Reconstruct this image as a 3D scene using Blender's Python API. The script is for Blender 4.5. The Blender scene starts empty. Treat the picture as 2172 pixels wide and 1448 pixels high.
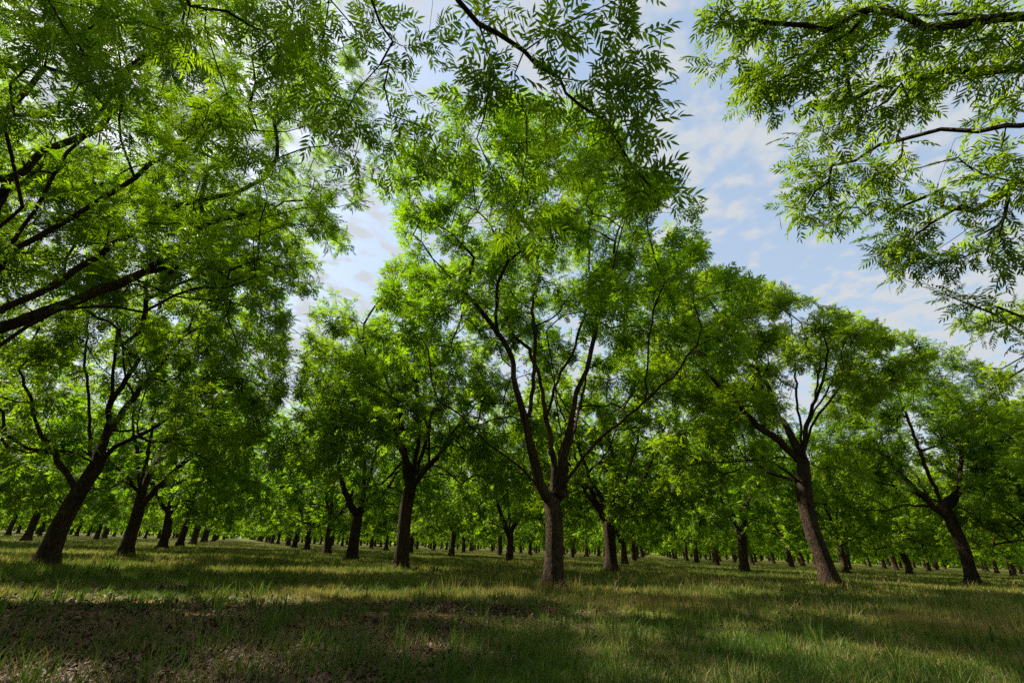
import bpy, math
import numpy as np

rng = np.random.default_rng(7)
C = bpy.context.scene.collection
PI = math.pi

# ------------------------------------------------------------------ camera
PW, PH = 2172.0, 1448.0
FPX, PITCH, ROLL = 957.0, math.radians(24.55), math.radians(2.25)
CAMZ = 1.0
YAW = math.radians(-28.4)          # direction of the planted rows
SP = 12.3                          # spacing of the planting grid
cr, sr, cp, sp_ = math.cos(ROLL), math.sin(ROLL), math.cos(PITCH), math.sin(PITCH)

def ray(x, y):
    a = x - PW / 2; b = y - PH / 2
    u = a * cr + b * sr; v = -a * sr + b * cr
    return np.array([u, FPX * cp + v * sp_, FPX * sp_ - v * cp])

def at(x, y, dist):
    """point seen at photo pixel x,y at a horizontal distance from the camera"""
    d = ray(x, y); d = d / math.hypot(d[0], d[1])
    return d * dist + np.array([0, 0, CAMZ])

def slant(x, y, dist):
    d = ray(x, y); d = d / np.linalg.norm(d)
    return d * dist + np.array([0, 0, CAMZ])

def foot(x, y):
    d = ray(x, y); k = CAMZ / -d[2]
    return np.array([d[0] * k, d[1] * k, 0.0])

def project(P):
    P = np.asarray(P, float); X = P[:, 0]; Y = P[:, 1]; Z = P[:, 2] - CAMZ
    d = Y * cp + Z * sp_
    v = Y * sp_ - Z * cp
    dd = np.where(d > 0.05, d, 0.05)
    u = FPX * X / dd; v = FPX * v / dd
    a = u * cr - v * sr + PW / 2; b = u * sr + v * cr + PH / 2
    return a, b, d > 0.05

def inpoly(px, py, poly):
    r = np.zeros(len(px), bool); n = len(poly)
    for i in range(n):
        x0, y0 = poly[i]; x1, y1 = poly[(i + 1) % n]
        if y0 == y1: continue
        c = ((y0 > py) != (y1 > py)) & (px < (x1 - x0) * (py - y0) / (y1 - y0) + x0)
        r ^= c
    return r

cam = bpy.data.cameras.new("camera"); camo = bpy.data.objects.new("camera", cam); C.objects.link(camo)
cam.sensor_width = 36.0; cam.lens = 36.0 * FPX / PW; cam.clip_end = 5000; cam.clip_start = 0.05
right = np.array([1, 0, 0.]); up = np.array([0, -sp_, cp]); fwd = np.array([0, cp, sp_])
ax = cr * right + sr * up; ay = -sr * right + cr * up
from mathutils import Matrix
M = Matrix(((ax[0], ay[0], -fwd[0], 0), (ax[1], ay[1], -fwd[1], 0), (ax[2], ay[2], -fwd[2], CAMZ), (0, 0, 0, 1)))
camo.matrix_world = M
bpy.context.scene.camera = camo

SUN_AZ, SUN_EL = math.radians(-60), math.radians(46)      # azimuth from the view direction, to the left
SUNV = np.array([math.sin(SUN_AZ) * math.cos(SUN_EL), math.cos(SUN_AZ) * math.cos(SUN_EL), math.sin(SUN_EL)])

# ------------------------------------------------------------------ noise for scattering
def vnoise(x, y, scale, seed):
    x = np.asarray(x) / scale; y = np.asarray(y) / scale
    xi = np.floor(x).astype(np.int64); yi = np.floor(y).astype(np.int64); fx = x - xi; fy = y - yi
    fx = fx * fx * (3 - 2 * fx); fy = fy * fy * (3 - 2 * fy)
    def h(a, b):
        n = (a * 374761393 + b * 668265263 + seed * 974634777) & 0x7fffffff
        n = ((n ^ (n >> 13)) * 1274126177) & 0x7fffffff
        n = n ^ (n >> 16)
        return (n & 0xffff) / 65535.0
    return (h(xi, yi) * (1 - fx) + h(xi + 1, yi) * fx) * (1 - fy) + (h(xi, yi + 1) * (1 - fx) + h(xi + 1, yi + 1) * fx) * fy

def fbm(x, y, scale, seed, oct=4):
    s = 0; a = 1.0; t = 0
    for i in range(oct):
        s = s + a * vnoise(x, y, scale / 2 ** i, seed + 17 * i); t += a; a *= 0.5
    return s / t

def ground_z(x, y):
    return 0.10 * (fbm(x, y, 6.0, 3, 3) - 0.5) + 0.035 * (fbm(x, y, 0.7, 9, 2) - 0.5)

# ------------------------------------------------------------------ materials
def new_mat(name):
    m = bpy.data.materials.new(name); m.use_nodes = True
    nt = m.node_tree; nt.nodes.clear()
    return m, nt, nt.nodes, nt.links

def leaf_material(name, dark, light, trans, tfac=0.5, rough=0.5):
    m, nt, N, L = new_mat(name)
    out = N.new('ShaderNodeOutputMaterial')
    at_ = N.new('ShaderNodeAttribute'); at_.attribute_name = 'tint'
    oi = N.new('ShaderNodeObjectInfo')
    ramp = N.new('ShaderNodeMix'); ramp.data_type = 'RGBA'
    ramp.inputs[6].default_value = (*dark, 1); ramp.inputs[7].default_value = (*light, 1)
    L.new(at_.outputs['Fac'], ramp.inputs[0])
    hs = N.new('ShaderNodeHueSaturation')
    mp = N.new('ShaderNodeMapRange'); mp.inputs[3].default_value = 0.488; mp.inputs[4].default_value = 0.508
    L.new(oi.outputs['Random'], mp.inputs[0]); L.new(mp.outputs[0], hs.inputs['Hue'])
    L.new(ramp.outputs[2], hs.inputs['Color'])
    pb = N.new('ShaderNodeBsdfPrincipled'); pb.inputs['Roughness'].default_value = rough
    pb.inputs['Specular IOR Level'].default_value = 0.14
    L.new(hs.outputs[0], pb.inputs['Base Color'])
    tr = N.new('ShaderNodeBsdfTranslucent')
    tm = N.new('ShaderNodeMix'); tm.data_type = 'RGBA'; tm.blend_type = 'MULTIPLY'; tm.inputs[0].default_value = 1
    tm.inputs[7].default_value = (*trans, 1)
    L.new(hs.outputs[0], tm.inputs[6]); L.new(tm.outputs[2], tr.inputs['Color'])
    mx = N.new('ShaderNodeMixShader'); mx.inputs[0].default_value = tfac
    L.new(pb.outputs[0], mx.inputs[1]); L.new(tr.outputs[0], mx.inputs[2]); L.new(mx.outputs[0], out.inputs['Surface'])
    return m

def bark_material():
    m, nt, N, L = new_mat('pecan_bark')
    out = N.new('ShaderNodeOutputMaterial'); pb = N.new('ShaderNodeBsdfPrincipled')
    tc = N.new('ShaderNodeTexCoord'); mp = N.new('ShaderNodeMapping'); mp.inputs['Scale'].default_value = (1, 1, 0.22)
    L.new(tc.outputs['Object'], mp.inputs[0])
    n1 = N.new('ShaderNodeTexNoise'); n1.inputs['Scale'].default_value = 24; n1.inputs['Detail'].default_value = 6; n1.inputs['Roughness'].default_value = 0.62
    n2 = N.new('ShaderNodeTexNoise'); n2.inputs['Scale'].default_value = 2.3; n2.inputs['Detail'].default_value = 4
    v = N.new('ShaderNodeTexVoronoi'); v.inputs['Scale'].default_value = 26; v.feature = 'DISTANCE_TO_EDGE'
    L.new(mp.outputs[0], n1.inputs[0]); L.new(tc.outputs['Object'], n2.inputs[0]); L.new(mp.outputs[0], v.inputs[0])
    cr1 = N.new('ShaderNodeValToRGB')
    cr1.color_ramp.elements[0].position = 0.32; cr1.color_ramp.elements[0].color = (0.024, 0.016, 0.011, 1)
    cr1.color_ramp.elements[1].position = 0.72; cr1.color_ramp.elements[1].color = (0.118, 0.082, 0.052, 1)
    L.new(n1.outputs[0], cr1.inputs[0])
    mx = N.new('ShaderNodeMix'); mx.data_type = 'RGBA'; mx.blend_type = 'MULTIPLY'
    cr2 = N.new('ShaderNodeValToRGB')
    cr2.color_ramp.elements[0].position = 0.3; cr2.color_ramp.elements[0].color = (0.50, 0.44, 0.38, 1)
    cr2.color_ramp.elements[1].position = 0.7; cr2.color_ramp.elements[1].color = (1.35, 1.3, 1.2, 1)
    L.new(n2.outputs[0], cr2.inputs[0]); mx.inputs[0].default_value = 1
    L.new(cr1.outputs[0], mx.inputs[6]); L.new(cr2.outputs[0], mx.inputs[7])
    L.new(mx.outputs[2], pb.inputs['Base Color']); pb.inputs['Roughness'].default_value = 0.9
    pb.inputs['Specular IOR Level'].default_value = 0.15
    ad = N.new('ShaderNodeMath'); ad.operation = 'ADD'
    mr = N.new('ShaderNodeMapRange'); mr.inputs[1].default_value = 0; mr.inputs[2].default_value = 0.18
    L.new(v.outputs['Distance'], mr.inputs[0]); L.new(mr.outputs[0], ad.inputs[0]); L.new(n1.outputs[0], ad.inputs[1])
    bp = N.new('ShaderNodeBump'); bp.inputs['Strength'].default_value = 1.0; bp.inputs['Distance'].default_value = 0.045
    L.new(ad.outputs[0], bp.inputs['Height']); L.new(bp.outputs[0], pb.inputs['Normal'])
    L.new(pb.outputs[0], out.inputs['Surface'])
    return m

MAT_BARK = bark_material()
MAT_LEAF = leaf_material('pecan_leaf', (0.041, 0.100, 0.006), (0.122, 0.212, 0.010), (2.4, 2.22, 0.55), 0.6)
MAT_CATKIN = leaf_material('catkin', (0.035, 0.045, 0.010), (0.07, 0.075, 0.02), (1.2, 1.2, 1.0), 0.3, 0.7)

def grass_material():
    m, nt, N, L = new_mat('grass_blade')
    out = N.new('ShaderNodeOutputMaterial')
    at_ = N.new('ShaderNodeAttribute'); at_.attribute_name = 'tint'
    rp = N.new('ShaderNodeValToRGB')
    e = rp.color_ramp.elements
    e[0].position = 0; e[0].color = (0.052, 0.108, 0.010, 1)
    e[1].position = 1; e[1].color = (0.34, 0.25, 0.12, 1)
    a = e.new(0.35); a.color = (0.130, 0.192, 0.019, 1)
    b = e.new(0.6); b.color = (0.30, 0.25, 0.05, 1)
    L.new(at_.outputs['Fac'], rp.inputs[0])
    pb = N.new('ShaderNodeBsdfPrincipled'); pb.inputs['Roughness'].default_value = 0.55; pb.inputs['Specular IOR Level'].default_value = 0.25
    tr = N.new('ShaderNodeBsdfTranslucent'); mx = N.new('ShaderNodeMixShader'); mx.inputs[0].default_value = 0.4
    L.new(rp.outputs[0], pb.inputs['Base Color']); L.new(rp.outputs[0], tr.inputs['Color'])
    L.new(pb.outputs[0], mx.inputs[1]); L.new(tr.outputs[0], mx.inputs[2]); L.new(mx.outputs[0], out.inputs['Surface'])
    return m

def litter_material():
    m, nt, N, L = new_mat('dry_leaf')
    out = N.new('ShaderNodeOutputMaterial')
    at_ = N.new('ShaderNodeAttribute'); at_.attribute_name = 'tint'
    rp = N.new('ShaderNodeValToRGB'); e = rp.color_ramp.elements
    e[0].position = 0; e[0].color = (0.030, 0.018, 0.011, 1)
    e[1].position = 1; e[1].color = (0.20, 0.118, 0.066, 1)
    a = e.new(0.55); a.color = (0.105, 0.056, 0.030, 1)
    L.new(at_.outputs['Fac'], rp.inputs[0])
    pb = N.new('ShaderNodeBsdfPrincipled'); pb.inputs['Roughness'].default_value = 0.7; pb.inputs['Specular IOR Level'].default_value = 0.3
    L.new(rp.outputs[0], pb.inputs['Base Color']); L.new(pb.outputs[0], out.inputs['Surface'])
    return m

def ground_material():
    m, nt, N, L = new_mat('orchard_floor')
    out = N.new('ShaderNodeOutputMaterial'); pb = N.new('ShaderNodeBsdfPrincipled')
    tc = N.new('ShaderNodeTexCoord')
    def noise(s, d=5, r=0.6):
        n = N.new('ShaderNodeTexNoise'); n.inputs['Scale'].default_value = s; n.inputs['Detail'].default_value = d; n.inputs['Roughness'].default_value = r
        L.new(tc.outputs['Object'], n.inputs[0]); return n
    def ramp(n, *st):
        r = N.new('ShaderNodeValToRGB'); el = r.color_ramp.elements
        while len(el) < len(st): el.new(0.5)
        for k, (p, c) in enumerate(st): el[k].position = p; el[k].color = (*c, 1)
        L.new(n, r.inputs[0]); return r
    def mix(f, a, b):
        x = N.new('ShaderNodeMix'); x.data_type = 'RGBA'
        L.new(f, x.inputs[0]); L.new(a, x.inputs[6]); L.new(b, x.inputs[7]); return x.outputs[2]
    fine = noise(26, 8, 0.7); mid = noise(2.2, 6, 0.65); big = noise(0.35, 5, 0.6)
    soil = ramp(fine.outputs[0], (0.3, (0.032, 0.017, 0.009)), (0.55, (0.090, 0.048, 0.025)), (0.75, (0.16, 0.09, 0.05)))
    green = ramp(fine.outputs[0], (0.3, (0.045, 0.060, 0.010)), (0.55, (0.105, 0.115, 0.020)), (0.75, (0.20, 0.165, 0.045)))
    red = ramp(fine.outputs[0], (0.3, (0.27, 0.125, 0.055)), (0.7, (0.42, 0.22, 0.11)))
    ag = N.new('ShaderNodeAttribute'); ag.attribute_name = 'turf'
    asoil = N.new('ShaderNodeAttribute'); asoil.attribute_name = 'bare'
    sm = N.new('ShaderNodeMath'); sm.operation = 'ADD'; L.new(ag.outputs['Fac'], sm.inputs[0])
    s2 = N.new('ShaderNodeMapRange'); s2.inputs[1].default_value = 0.3; s2.inputs[2].default_value = 0.7; s2.inputs[3].default_value = -0.35; s2.inputs[4].default_value = 0.35
    L.new(mid.outputs[0], s2.inputs[0]); L.new(s2.outputs[0], sm.inputs[1]); sm.use_clamp = True
    c1 = mix(sm.outputs[0], soil.outputs[0], green.outputs[0])
    c2 = mix(asoil.outputs['Fac'], c1, red.outputs[0])
    L.new(c2, pb.inputs['Base Color']); pb.inputs['Roughness'].default_value = 0.95; pb.inputs['Specular IOR Level'].default_value = 0.1
    bp = N.new('ShaderNodeBump'); bp.inputs['Strength'].default_value = 0.8; bp.inputs['Distance'].default_value = 0.04
    L.new(fine.outputs[0], bp.inputs['Height']); L.new(bp.outputs[0], pb.inputs['Normal'])
    L.new(pb.outputs[0], out.inputs['Surface'])
    return m

# ------------------------------------------------------------------ mesh from arrays
def mesh_from(name, V, loops, starts, totals, mat, attrs=None, smooth=False):
    me = bpy.data.meshes.new(name)
    V = np.ascontiguousarray(V, np.float32)
    me.vertices.add(len(V)); me.vertices.foreach_set('co', V.ravel())
    me.loops.add(len(loops)); me.loops.foreach_set('vertex_index', np.ascontiguousarray(loops, np.int32))
    me.polygons.add(len(starts)); me.polygons.foreach_set('loop_start', np.ascontiguousarray(starts, np.int32))
    me.polygons.foreach_set('loop_total', np.ascontiguousarray(totals, np.int32))
    if smooth: me.polygons.foreach_set('use_smooth', np.ones(len(starts), bool))
    me.update(calc_edges=True); me.materials.append(mat)
    for (an, dom, arr) in (attrs or []):
        a = me.attributes.new(an, 'FLOAT', dom); a.data.foreach_set('value', np.ascontiguousarray(arr, np.float32))
    return me

class Batch:
    """collects faces of mixed size"""
    def __init__(s): s.V = []; s.F = []; s.T = []; s.tint = []; s.n = 0
    def add(s, V, F, tint=None):
        # V (n,3); F (m,k)
        s.V.append(V); s.F.append((F + s.n)); s.n += len(V)
        s.tint.append(np.zeros(len(F)) if tint is None else tint)
    def mesh(s, name, mat, smooth=False, attr=True):
        V = np.concatenate(s.V)
        tot = np.concatenate([np.full(len(f), f.shape[1]) for f in s.F])
        loops = np.concatenate([f.ravel() for f in s.F])
        st = np.concatenate([[0], np.cumsum(tot)[:-1]])
        return mesh_from(name, V, loops, st, tot, mat, [('tint', 'FACE', np.concatenate(s.tint))] if attr else None, smooth)

# ------------------------------------------------------------------ compound leaves
def leaflet(L, w, lod):
    if lod == 0:
        V = np.array([[0, 0, 0], [0.28 * L, w * .9, .10 * w], [0.62 * L, w * .78, .0], [L, 0.0, -0.12 * L], [0.62 * L, -w * .78, .0], [0.28 * L, -w * .9, .10 * w]])
        V[:, 2] += np.array([0, .25, .2, 0, .2, .25]) * w
        return V, np.array([[0, 3, 2, 1], [0, 5, 4, 3]])
    V = np.array([[0, 0, 0], [0.42 * L, w, .22 * w], [L, 0, -0.10 * L], [0.42 * L, -w, .22 * w]])
    return V, np.array([[0, 3, 2, 1]])

def leaf_template(r, lod):
    V = []; F = []; n = 0
    Lr = r.uniform(.26, .36); pairs = [5, 4, 4, 2][lod]
    ll = [.108, .130, .15, .24][lod]; ww = [.0140, .025, .032, .062][lod]
    droop = r.uniform(.35, 1.3); side = r.uniform(-.12, .12)
    def rach(t):
        return np.array([Lr * t, side * Lr * t * t, .06 * Lr * t - droop * Lr * .42 * t * t])
    def place(t, yaw, L, w, rollj, pit):
        nonlocal n
        v, f = leaflet(L, w, lod)
        ca, sa = math.cos(rollj), math.sin(rollj)
        v = v @ np.array([[1, 0, 0], [0, ca, sa], [0, -sa, ca]])
        ca, sa = math.cos(pit), math.sin(pit)
        v = v @ np.array([[ca, 0, -sa], [0, 1, 0], [sa, 0, ca]])
        ca, sa = math.cos(yaw), math.sin(yaw)
        v = v @ np.array([[ca, sa, 0], [-sa, ca, 0], [0, 0, 1]])
        V.append(v + rach(t)); F.append(f + n); n += len(v)
    for k in range(pairs):
        t = .26 + .66 * k / max(1, pairs - 1) if pairs > 1 else .6
        sz = .72 + .5 * math.sin(PI * (.2 + .62 * k / max(1, pairs - 1)))
        for s in (1, -1):
            place(t + r.uniform(-.025, .025), s * (math.radians(62) - .30 * t + r.uniform(-.14, .14)), ll * sz * r.uniform(.85, 1.1), ww * sz * r.uniform(.85, 1.15), r.uniform(-.4, .4), r.uniform(.02, .5) )
    place(1.0, r.uniform(-.15, .15), ll * r.uniform(.9, 1.1), ww, r.uniform(-.3, .3), droop * .6)
    if lod == 0:     # the leaf stalk
        a = [rach(t) for t in (0, .5, 1.)]; w = .0018
        sv = []
        for p in a: sv += [p + [0, w, 0], p - [0, w, 0]]
        V.append(np.array(sv)); F.append(np.array([[0, 1, 3, 2], [2, 3, 5, 4]]) + n); n += 6
    return np.concatenate(V), np.concatenate(F)

_tr = np.random.default_rng(11)
TEMPL = [[leaf_template(_tr, lod) for _ in range(9)] for lod in range(4)]

def unit(v):
    return v / np.maximum(np.linalg.norm(v, axis=-1, keepdims=True), 1e-9)

def leaves(batch, pos, direc, lod, r, per=7, size=1.0, spread=.30):
    """leaf tufts round the twig tips pos (n,3) that grow along direc (n,3)"""
    n = len(pos)
    if n == 0: return
    P = np.repeat(pos, per, 0); D = np.repeat(unit(direc), per, 0)
    k = np.tile(np.arange(per), n); m = n * per
    ref = np.where(np.abs(D[:, 2:3]) > .9, np.array([[1., 0, 0]]), np.array([[0, 0, 1.]]))
    A = unit(np.cross(D, ref)); B = np.cross(D, A)
    ang = k * 2.39996 + np.repeat(r.uniform(0, 6.28, n), per) + r.normal(0, .3, m)
    back = (k / max(1, per)) * (spread if lod == 0 else spread * .6)
    radial = A * np.cos(ang)[:, None] + B * np.sin(ang)[:, None]
    wid = (.45 + .6 * k / per)[:, None]
    X = unit(D * (1.05 - wid * .75) + radial * wid + np.array([0, 0, -.10]) + r.normal(0, .14, (m, 3)))
    P = P - D * back[:, None]
    Z = np.array([[0, 0, 1.]]) + .35 * D + r.normal(0, .28, (m, 3))
    Y = unit(np.cross(Z, X)); Z = np.cross(X, Y)
    s = size * r.uniform(.7, 1.15, m)
    tid = r.integers(0, 9, m)
    tuft_t = np.repeat(r.uniform(0, 1, n), per)
    tint = np.clip(.55 * tuft_t + .45 * r.uniform(0, 1, m), 0, 1)
    for t in range(9):
        ix = np.where(tid == t)[0]
        if not len(ix): continue
        V, F = TEMPL[lod][t]
        R = np.stack([X[ix], Y[ix], Z[ix]], 1) * s[ix, None, None]
        W = np.einsum('vk,nkj->nvj', V, R) + P[ix, None, :]
        Fa = (F[None] + (np.arange(len(ix)) * len(V))[:, None, None]).reshape(-1, 4)
        batch.add(W.reshape(-1, 3), Fa, np.repeat(tint[ix], len(F)))

def catkins(pos, r):
    b = Batch()
    ix = np.where(r.uniform(0, 1, len(pos)) < .6)[0]
    for _ in range(3):
        P = pos[ix] + r.normal(0, .06, (len(ix), 3)); n = len(P)
        Ln = r.uniform(.09, .16, n)[:, None]; w = .004
        off = r.normal(0, .025, (n, 3)); dn = np.array([0, 0, -1.])
        p1 = P + dn * Ln * .5 + off; p2 = P + dn * Ln + off * 1.5
        an = r.uniform(0, 3.14, n); s = np.stack([np.cos(an), np.sin(an), 0 * an], 1) * w
        V = np.stack([P + s * .5, P - s * .5, p1 + s, p1 - s, p2 + s * .6, p2 - s * .6], 1).reshape(-1, 3)
        F = (np.array([[0, 1, 3, 2], [2, 3, 5, 4]])[None] + (np.arange(n) * 6)[:, None, None]).reshape(-1, 4)
        b.add(V, F, np.repeat(r.uniform(0, 1, n), 2))
    return b

# ------------------------------------------------------------------ tree skeleton
def resample(poly, step):
    poly = np.asarray(poly, float)
    if len(poly) > 2:      # Catmull-Rom
        q = [poly[0] * 2 - poly[1]] + list(poly) + [poly[-1] * 2 - poly[-2]]
        out = []
        for i in range(1, len(q) - 2):
            n = max(1, int(np.linalg.norm(q[i + 1] - q[i]) / step))
            for k in range(n):
                t = k / n; a, b, c, d = q[i - 1], q[i], q[i + 1], q[i + 2]
                out.append(.5 * (2 * b + (c - a) * t + (2 * a - 5 * b + 4 * c - d) * t * t + (3 * b - a - 3 * c + d) * t ** 3))
        out.append(poly[-1]); return np.array(out)
    n = max(1, int(np.linalg.norm(poly[1] - poly[0]) / step))
    return np.array([poly[0] + (poly[1] - poly[0]) * k / n for k in range(n + 1)])

def grow(trunk, limbs, tips, r, bf=.32, step=.3, gnarl=.028, nmain=99):
    """trunk: polyline from the ground to the fork; limbs: polylines, each starts at its nearest earlier node; tips are then
    wired to the limbs as a balanced spanning tree. returns nodes, parents, number of stem nodes, tip flags"""
    T = resample(trunk, step)
    P = [T[0]]; par = [-1]; plen = [0.0]
    for q in T[1:]:
        P.append(q); par.append(len(P) - 2); plen.append(plen[-1] + np.linalg.norm(q - P[-2]))
    nt = len(P)
    nkeep = 0
    for q_, lb in enumerate(limbs):
        if q_ == nmain: nkeep = len(P)
        Lb = resample(lb, step)
        d = np.linalg.norm(np.array(P) - Lb[0], axis=1); j = int(d.argmin())
        prev = j; first = True
        for q in Lb:
            if first and np.linalg.norm(q - P[j]) < .12: first = False; continue
            first = False
            q = q + r.normal(0, gnarl, 3) * np.array([1, 1, .6])
            P.append(q); par.append(prev); plen.append(plen[prev] + np.linalg.norm(q - P[prev])); prev = len(P) - 1
    ns = len(P); nkeep = nkeep or ns
    N = len(tips); tips = np.asarray(tips)
    Ps = np.array(P); pl = np.array(plen)
    lo = max(1, nt - 1)
    D = np.linalg.norm(tips[:, None, :] - Ps[None, lo:, :], axis=2) + bf * pl[None, lo:]
    best = D.argmin(1) + lo; cost = D.min(1)
    done = np.zeros(N, bool); idx = np.full(N, -1)
    is_tip = [False] * ns; nchild_tip = np.zeros(N)
    order = []
    for _ in range(N):
        c = np.where(done, 1e9, cost); k = int(c.argmin()); done[k] = True
        b = best[k]; q = tips[k]; p0 = P[b]; L = np.linalg.norm(q - p0)
        nseg = max(1, int(L / .42)); prev = b
        for s in range(1, nseg + 1):
            t = s / nseg; pt = p0 + (q - p0) * t
            if s < nseg:
                pt = pt + r.normal(0, .05, 3) * min(1., L) + np.array([0, 0, .10 * L * math.sin(PI * t)])
            P.append(pt); par.append(prev); plen.append(plen[prev] + np.linalg.norm(pt - P[prev])); is_tip.append(False)
            prev = len(P) - 1
            dn = np.linalg.norm(tips - pt, axis=1) + bf * plen[prev]
            u = (~done) & (dn < cost); cost[u] = dn[u]; best[u] = prev
        is_tip[prev] = True; order.append(prev)
    return np.array(P), np.array(par), ns, np.array(is_tip), nt, nkeep

def tubes(P, par, R, minr=0.0, flare=None, seed=0):
    n = len(P); kids = [[] for _ in range(n)]
    for i in range(1, n): kids[par[i]].append(i)
    b = Batch(); starts = [(0, None)]
    while starts:
        i, p = starts.pop()
        ch = [] if p is None else [p]
        ch.append(i); c = i
        while kids[c]:
            ks = sorted(kids[c], key=lambda k: -R[k])
            for k in ks[1:]:
                if R[k] >= max(minr, 1e-6): starts.append((k, c))
            if R[ks[0]] < max(minr, 1e-6): break
            c = ks[0]; ch.append(c)
        if len(ch) < 2: continue
        pts = P[ch]; rad = R[ch].copy()
        if p is not None: rad[0] = min(R[p], rad[1] * 1.25)
        big = rad.max(); ns = 14 if big > .15 else 8 if big > .05 else 5 if big > .015 else 3
        T = np.gradient(pts, axis=0); T = unit(T)
        u = np.cross(T[0], [0.3, .9, .1]); u /= np.linalg.norm(u)
        U = []
        for t in T:
            u = u - t * (u @ t); u /= max(1e-9, np.linalg.norm(u)); U.append(u)
        U = np.array(U); W = np.cross(T, U)
        th = np.arange(ns) * 2 * PI / ns
        rr = np.repeat(rad[:, None], ns, 1)
        if big > .05:
            rr = rr * (1 + .07 * np.sin(3 * th[None] + seed + pts[:, 2:3] * .8) + .05 * np.sin(5 * th[None] + seed * 2 + pts[:, 2:3] * 2.1))
        if flare and p is None:
            z = pts[:, 2:3]; fl = np.exp(-np.maximum(z, 0) / .30)
            rr = rr * (1 + flare * fl * (.75 + .55 * np.sin(5 * th[None] + seed) * (np.sin(2 * th[None] + 1.3 * seed) > -.4)))
        V = pts[:, None, :] + U[:, None, :] * (np.cos(th)[None] * rr)[..., None] + W[:, None, :] * (np.sin(th)[None] * rr)[..., None]
        m = len(ch); V = V.reshape(-1, 3)
        a = np.arange(m - 1)[:, None] * ns; j = np.arange(ns)[None]; j2 = (j + 1) % ns
        F = np.stack([a + j, a + j2, a + ns + j2, a + ns + j], -1).reshape(-1, 4)
        b.add(V, F)
    return b

def radii(P, par, is_tip, R0, rt, ns):
    n = len(P); cnt = np.zeros(n); cnt[is_tip] = 1
    for i in range(n - 1, 0, -1): cnt[par[i]] += max(cnt[i], .6)
    e = math.log(max(cnt[0], 3)) / math.log(R0 / rt)
    R = rt * np.maximum(cnt, .6) ** (1 / e)
    best = np.full(n, -1)
    for i in range(1, n):
        p = par[i]
        if best[p] < 0 or R[i] > R[best[p]]: best[p] = i
    for i in range(n):
        c = best[i]
        if c > 0: R[c] = max(R[c], R[i] * (.92 if c < ns else .84))
    return R

# ------------------------------------------------------------------ crowns
def clumped(center, rad, nclump, ntip, r, lowz=3.0, shell=.42, cr_=(.48, .80), gap=1.05, flat=.75):
    cs = []; tries = 0
    center = np.asarray(center, float); rad = np.asarray(rad, float)
    while len(cs) < nclump and tries < nclump * 60:
        tries += 1
        v = r.normal(0, 1, 3); v /= np.linalg.norm(v)
        if v[2] < -.75: continue
        s = 1 - shell * r.uniform(0, 1) ** 1.4 if r.uniform() < .82 else r.uniform(.25, .7)
        lump = 1 + .12 * math.sin(3 * math.atan2(v[1], v[0]) + 5 * v[2] + center[0]) + .06 * r.normal()
        if v[2] < 0:
            hl = math.hypot(v[0], v[1]); v[:2] *= hl ** -.4
        p = center + v * rad * s * lump
        if p[2] < lowz + r.uniform(0, .8): continue
        if cs and np.min(np.linalg.norm(np.array(cs) - p, axis=1)) < gap: continue
        cs.append(p)
    cs = np.array(cs); out = []
    for c in cs:
        k = max(3, int(ntip * r.uniform(.6, 1.4))); s = r.uniform(*cr_)
        q = r.normal(0, .5, (k, 3)) * s * np.array([1, 1, flat])
        out.append(c + q)
    return np.concatenate(out), cs

def skirt(center, rad, n, ntip, r, z0=2.3, z1=4.4):
    out = []
    for k in range(n):
        a = r.uniform(0, 6.28); s = r.uniform(.55, 1.0)
        c = np.array([center[0] + math.cos(a) * rad[0] * s, center[1] + math.sin(a) * rad[1] * s, r.uniform(z0, z1)])
        out.append(c + r.normal(0, .42, (max(3, int(ntip * r.uniform(.6, 1.3))), 3)))
    return np.concatenate(out)

def generic_limbs(base, fork, center, rad, n, r):
    limbs = []; a0 = r.uniform(0, 6.28)
    for k in range(n):
        a = a0 + 2 * PI * k / n + r.uniform(-.35, .35); reach = r.uniform(.45, .85); top = r.uniform(-.1, .75)
        if k == 0: reach, top = .15, .85
        e = np.array(center) + np.array([math.cos(a) * rad[0] * reach, math.sin(a) * rad[1] * reach, rad[2] * top])
        f = np.array(fork) - np.array([0, 0, r.uniform(0, .35)])
        h = e - f
        m1 = f + h * np.array([.30, .30, .22]) + r.normal(0, .15, 3); m2 = f + h * np.array([.66, .66, .56]) + r.normal(0, .25, 3)
        limbs.append([f, m1, m2, e])
    return limbs

def side_branches(limbs, r, per=3):
    """second-order limbs that leave the main ones and turn up and outwards"""
    out = []
    for lb in limbs:
        lb = np.asarray(lb); L = np.linalg.norm(np.diff(lb, axis=0), axis=1).sum()
        if L < 2.5: continue
        S = resample(lb, .3)
        for k in range(per):
            i = int(len(S) * r.uniform(.3, .85)); p = S[i]; d = unit(S[min(i + 1, len(S) - 1)] - S[i - 1])
            v = r.normal(0, 1, 3); v -= d * (v @ d); v = unit(v)
            ln = L * r.uniform(.22, .4)
            q1 = p + (d * .55 + v * .7) * ln * .5; q2 = p + (d * .6 + v * .75 + np.array([0, 0, .22])) * ln
            out.append([p, q1, q2])
    return out

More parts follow.
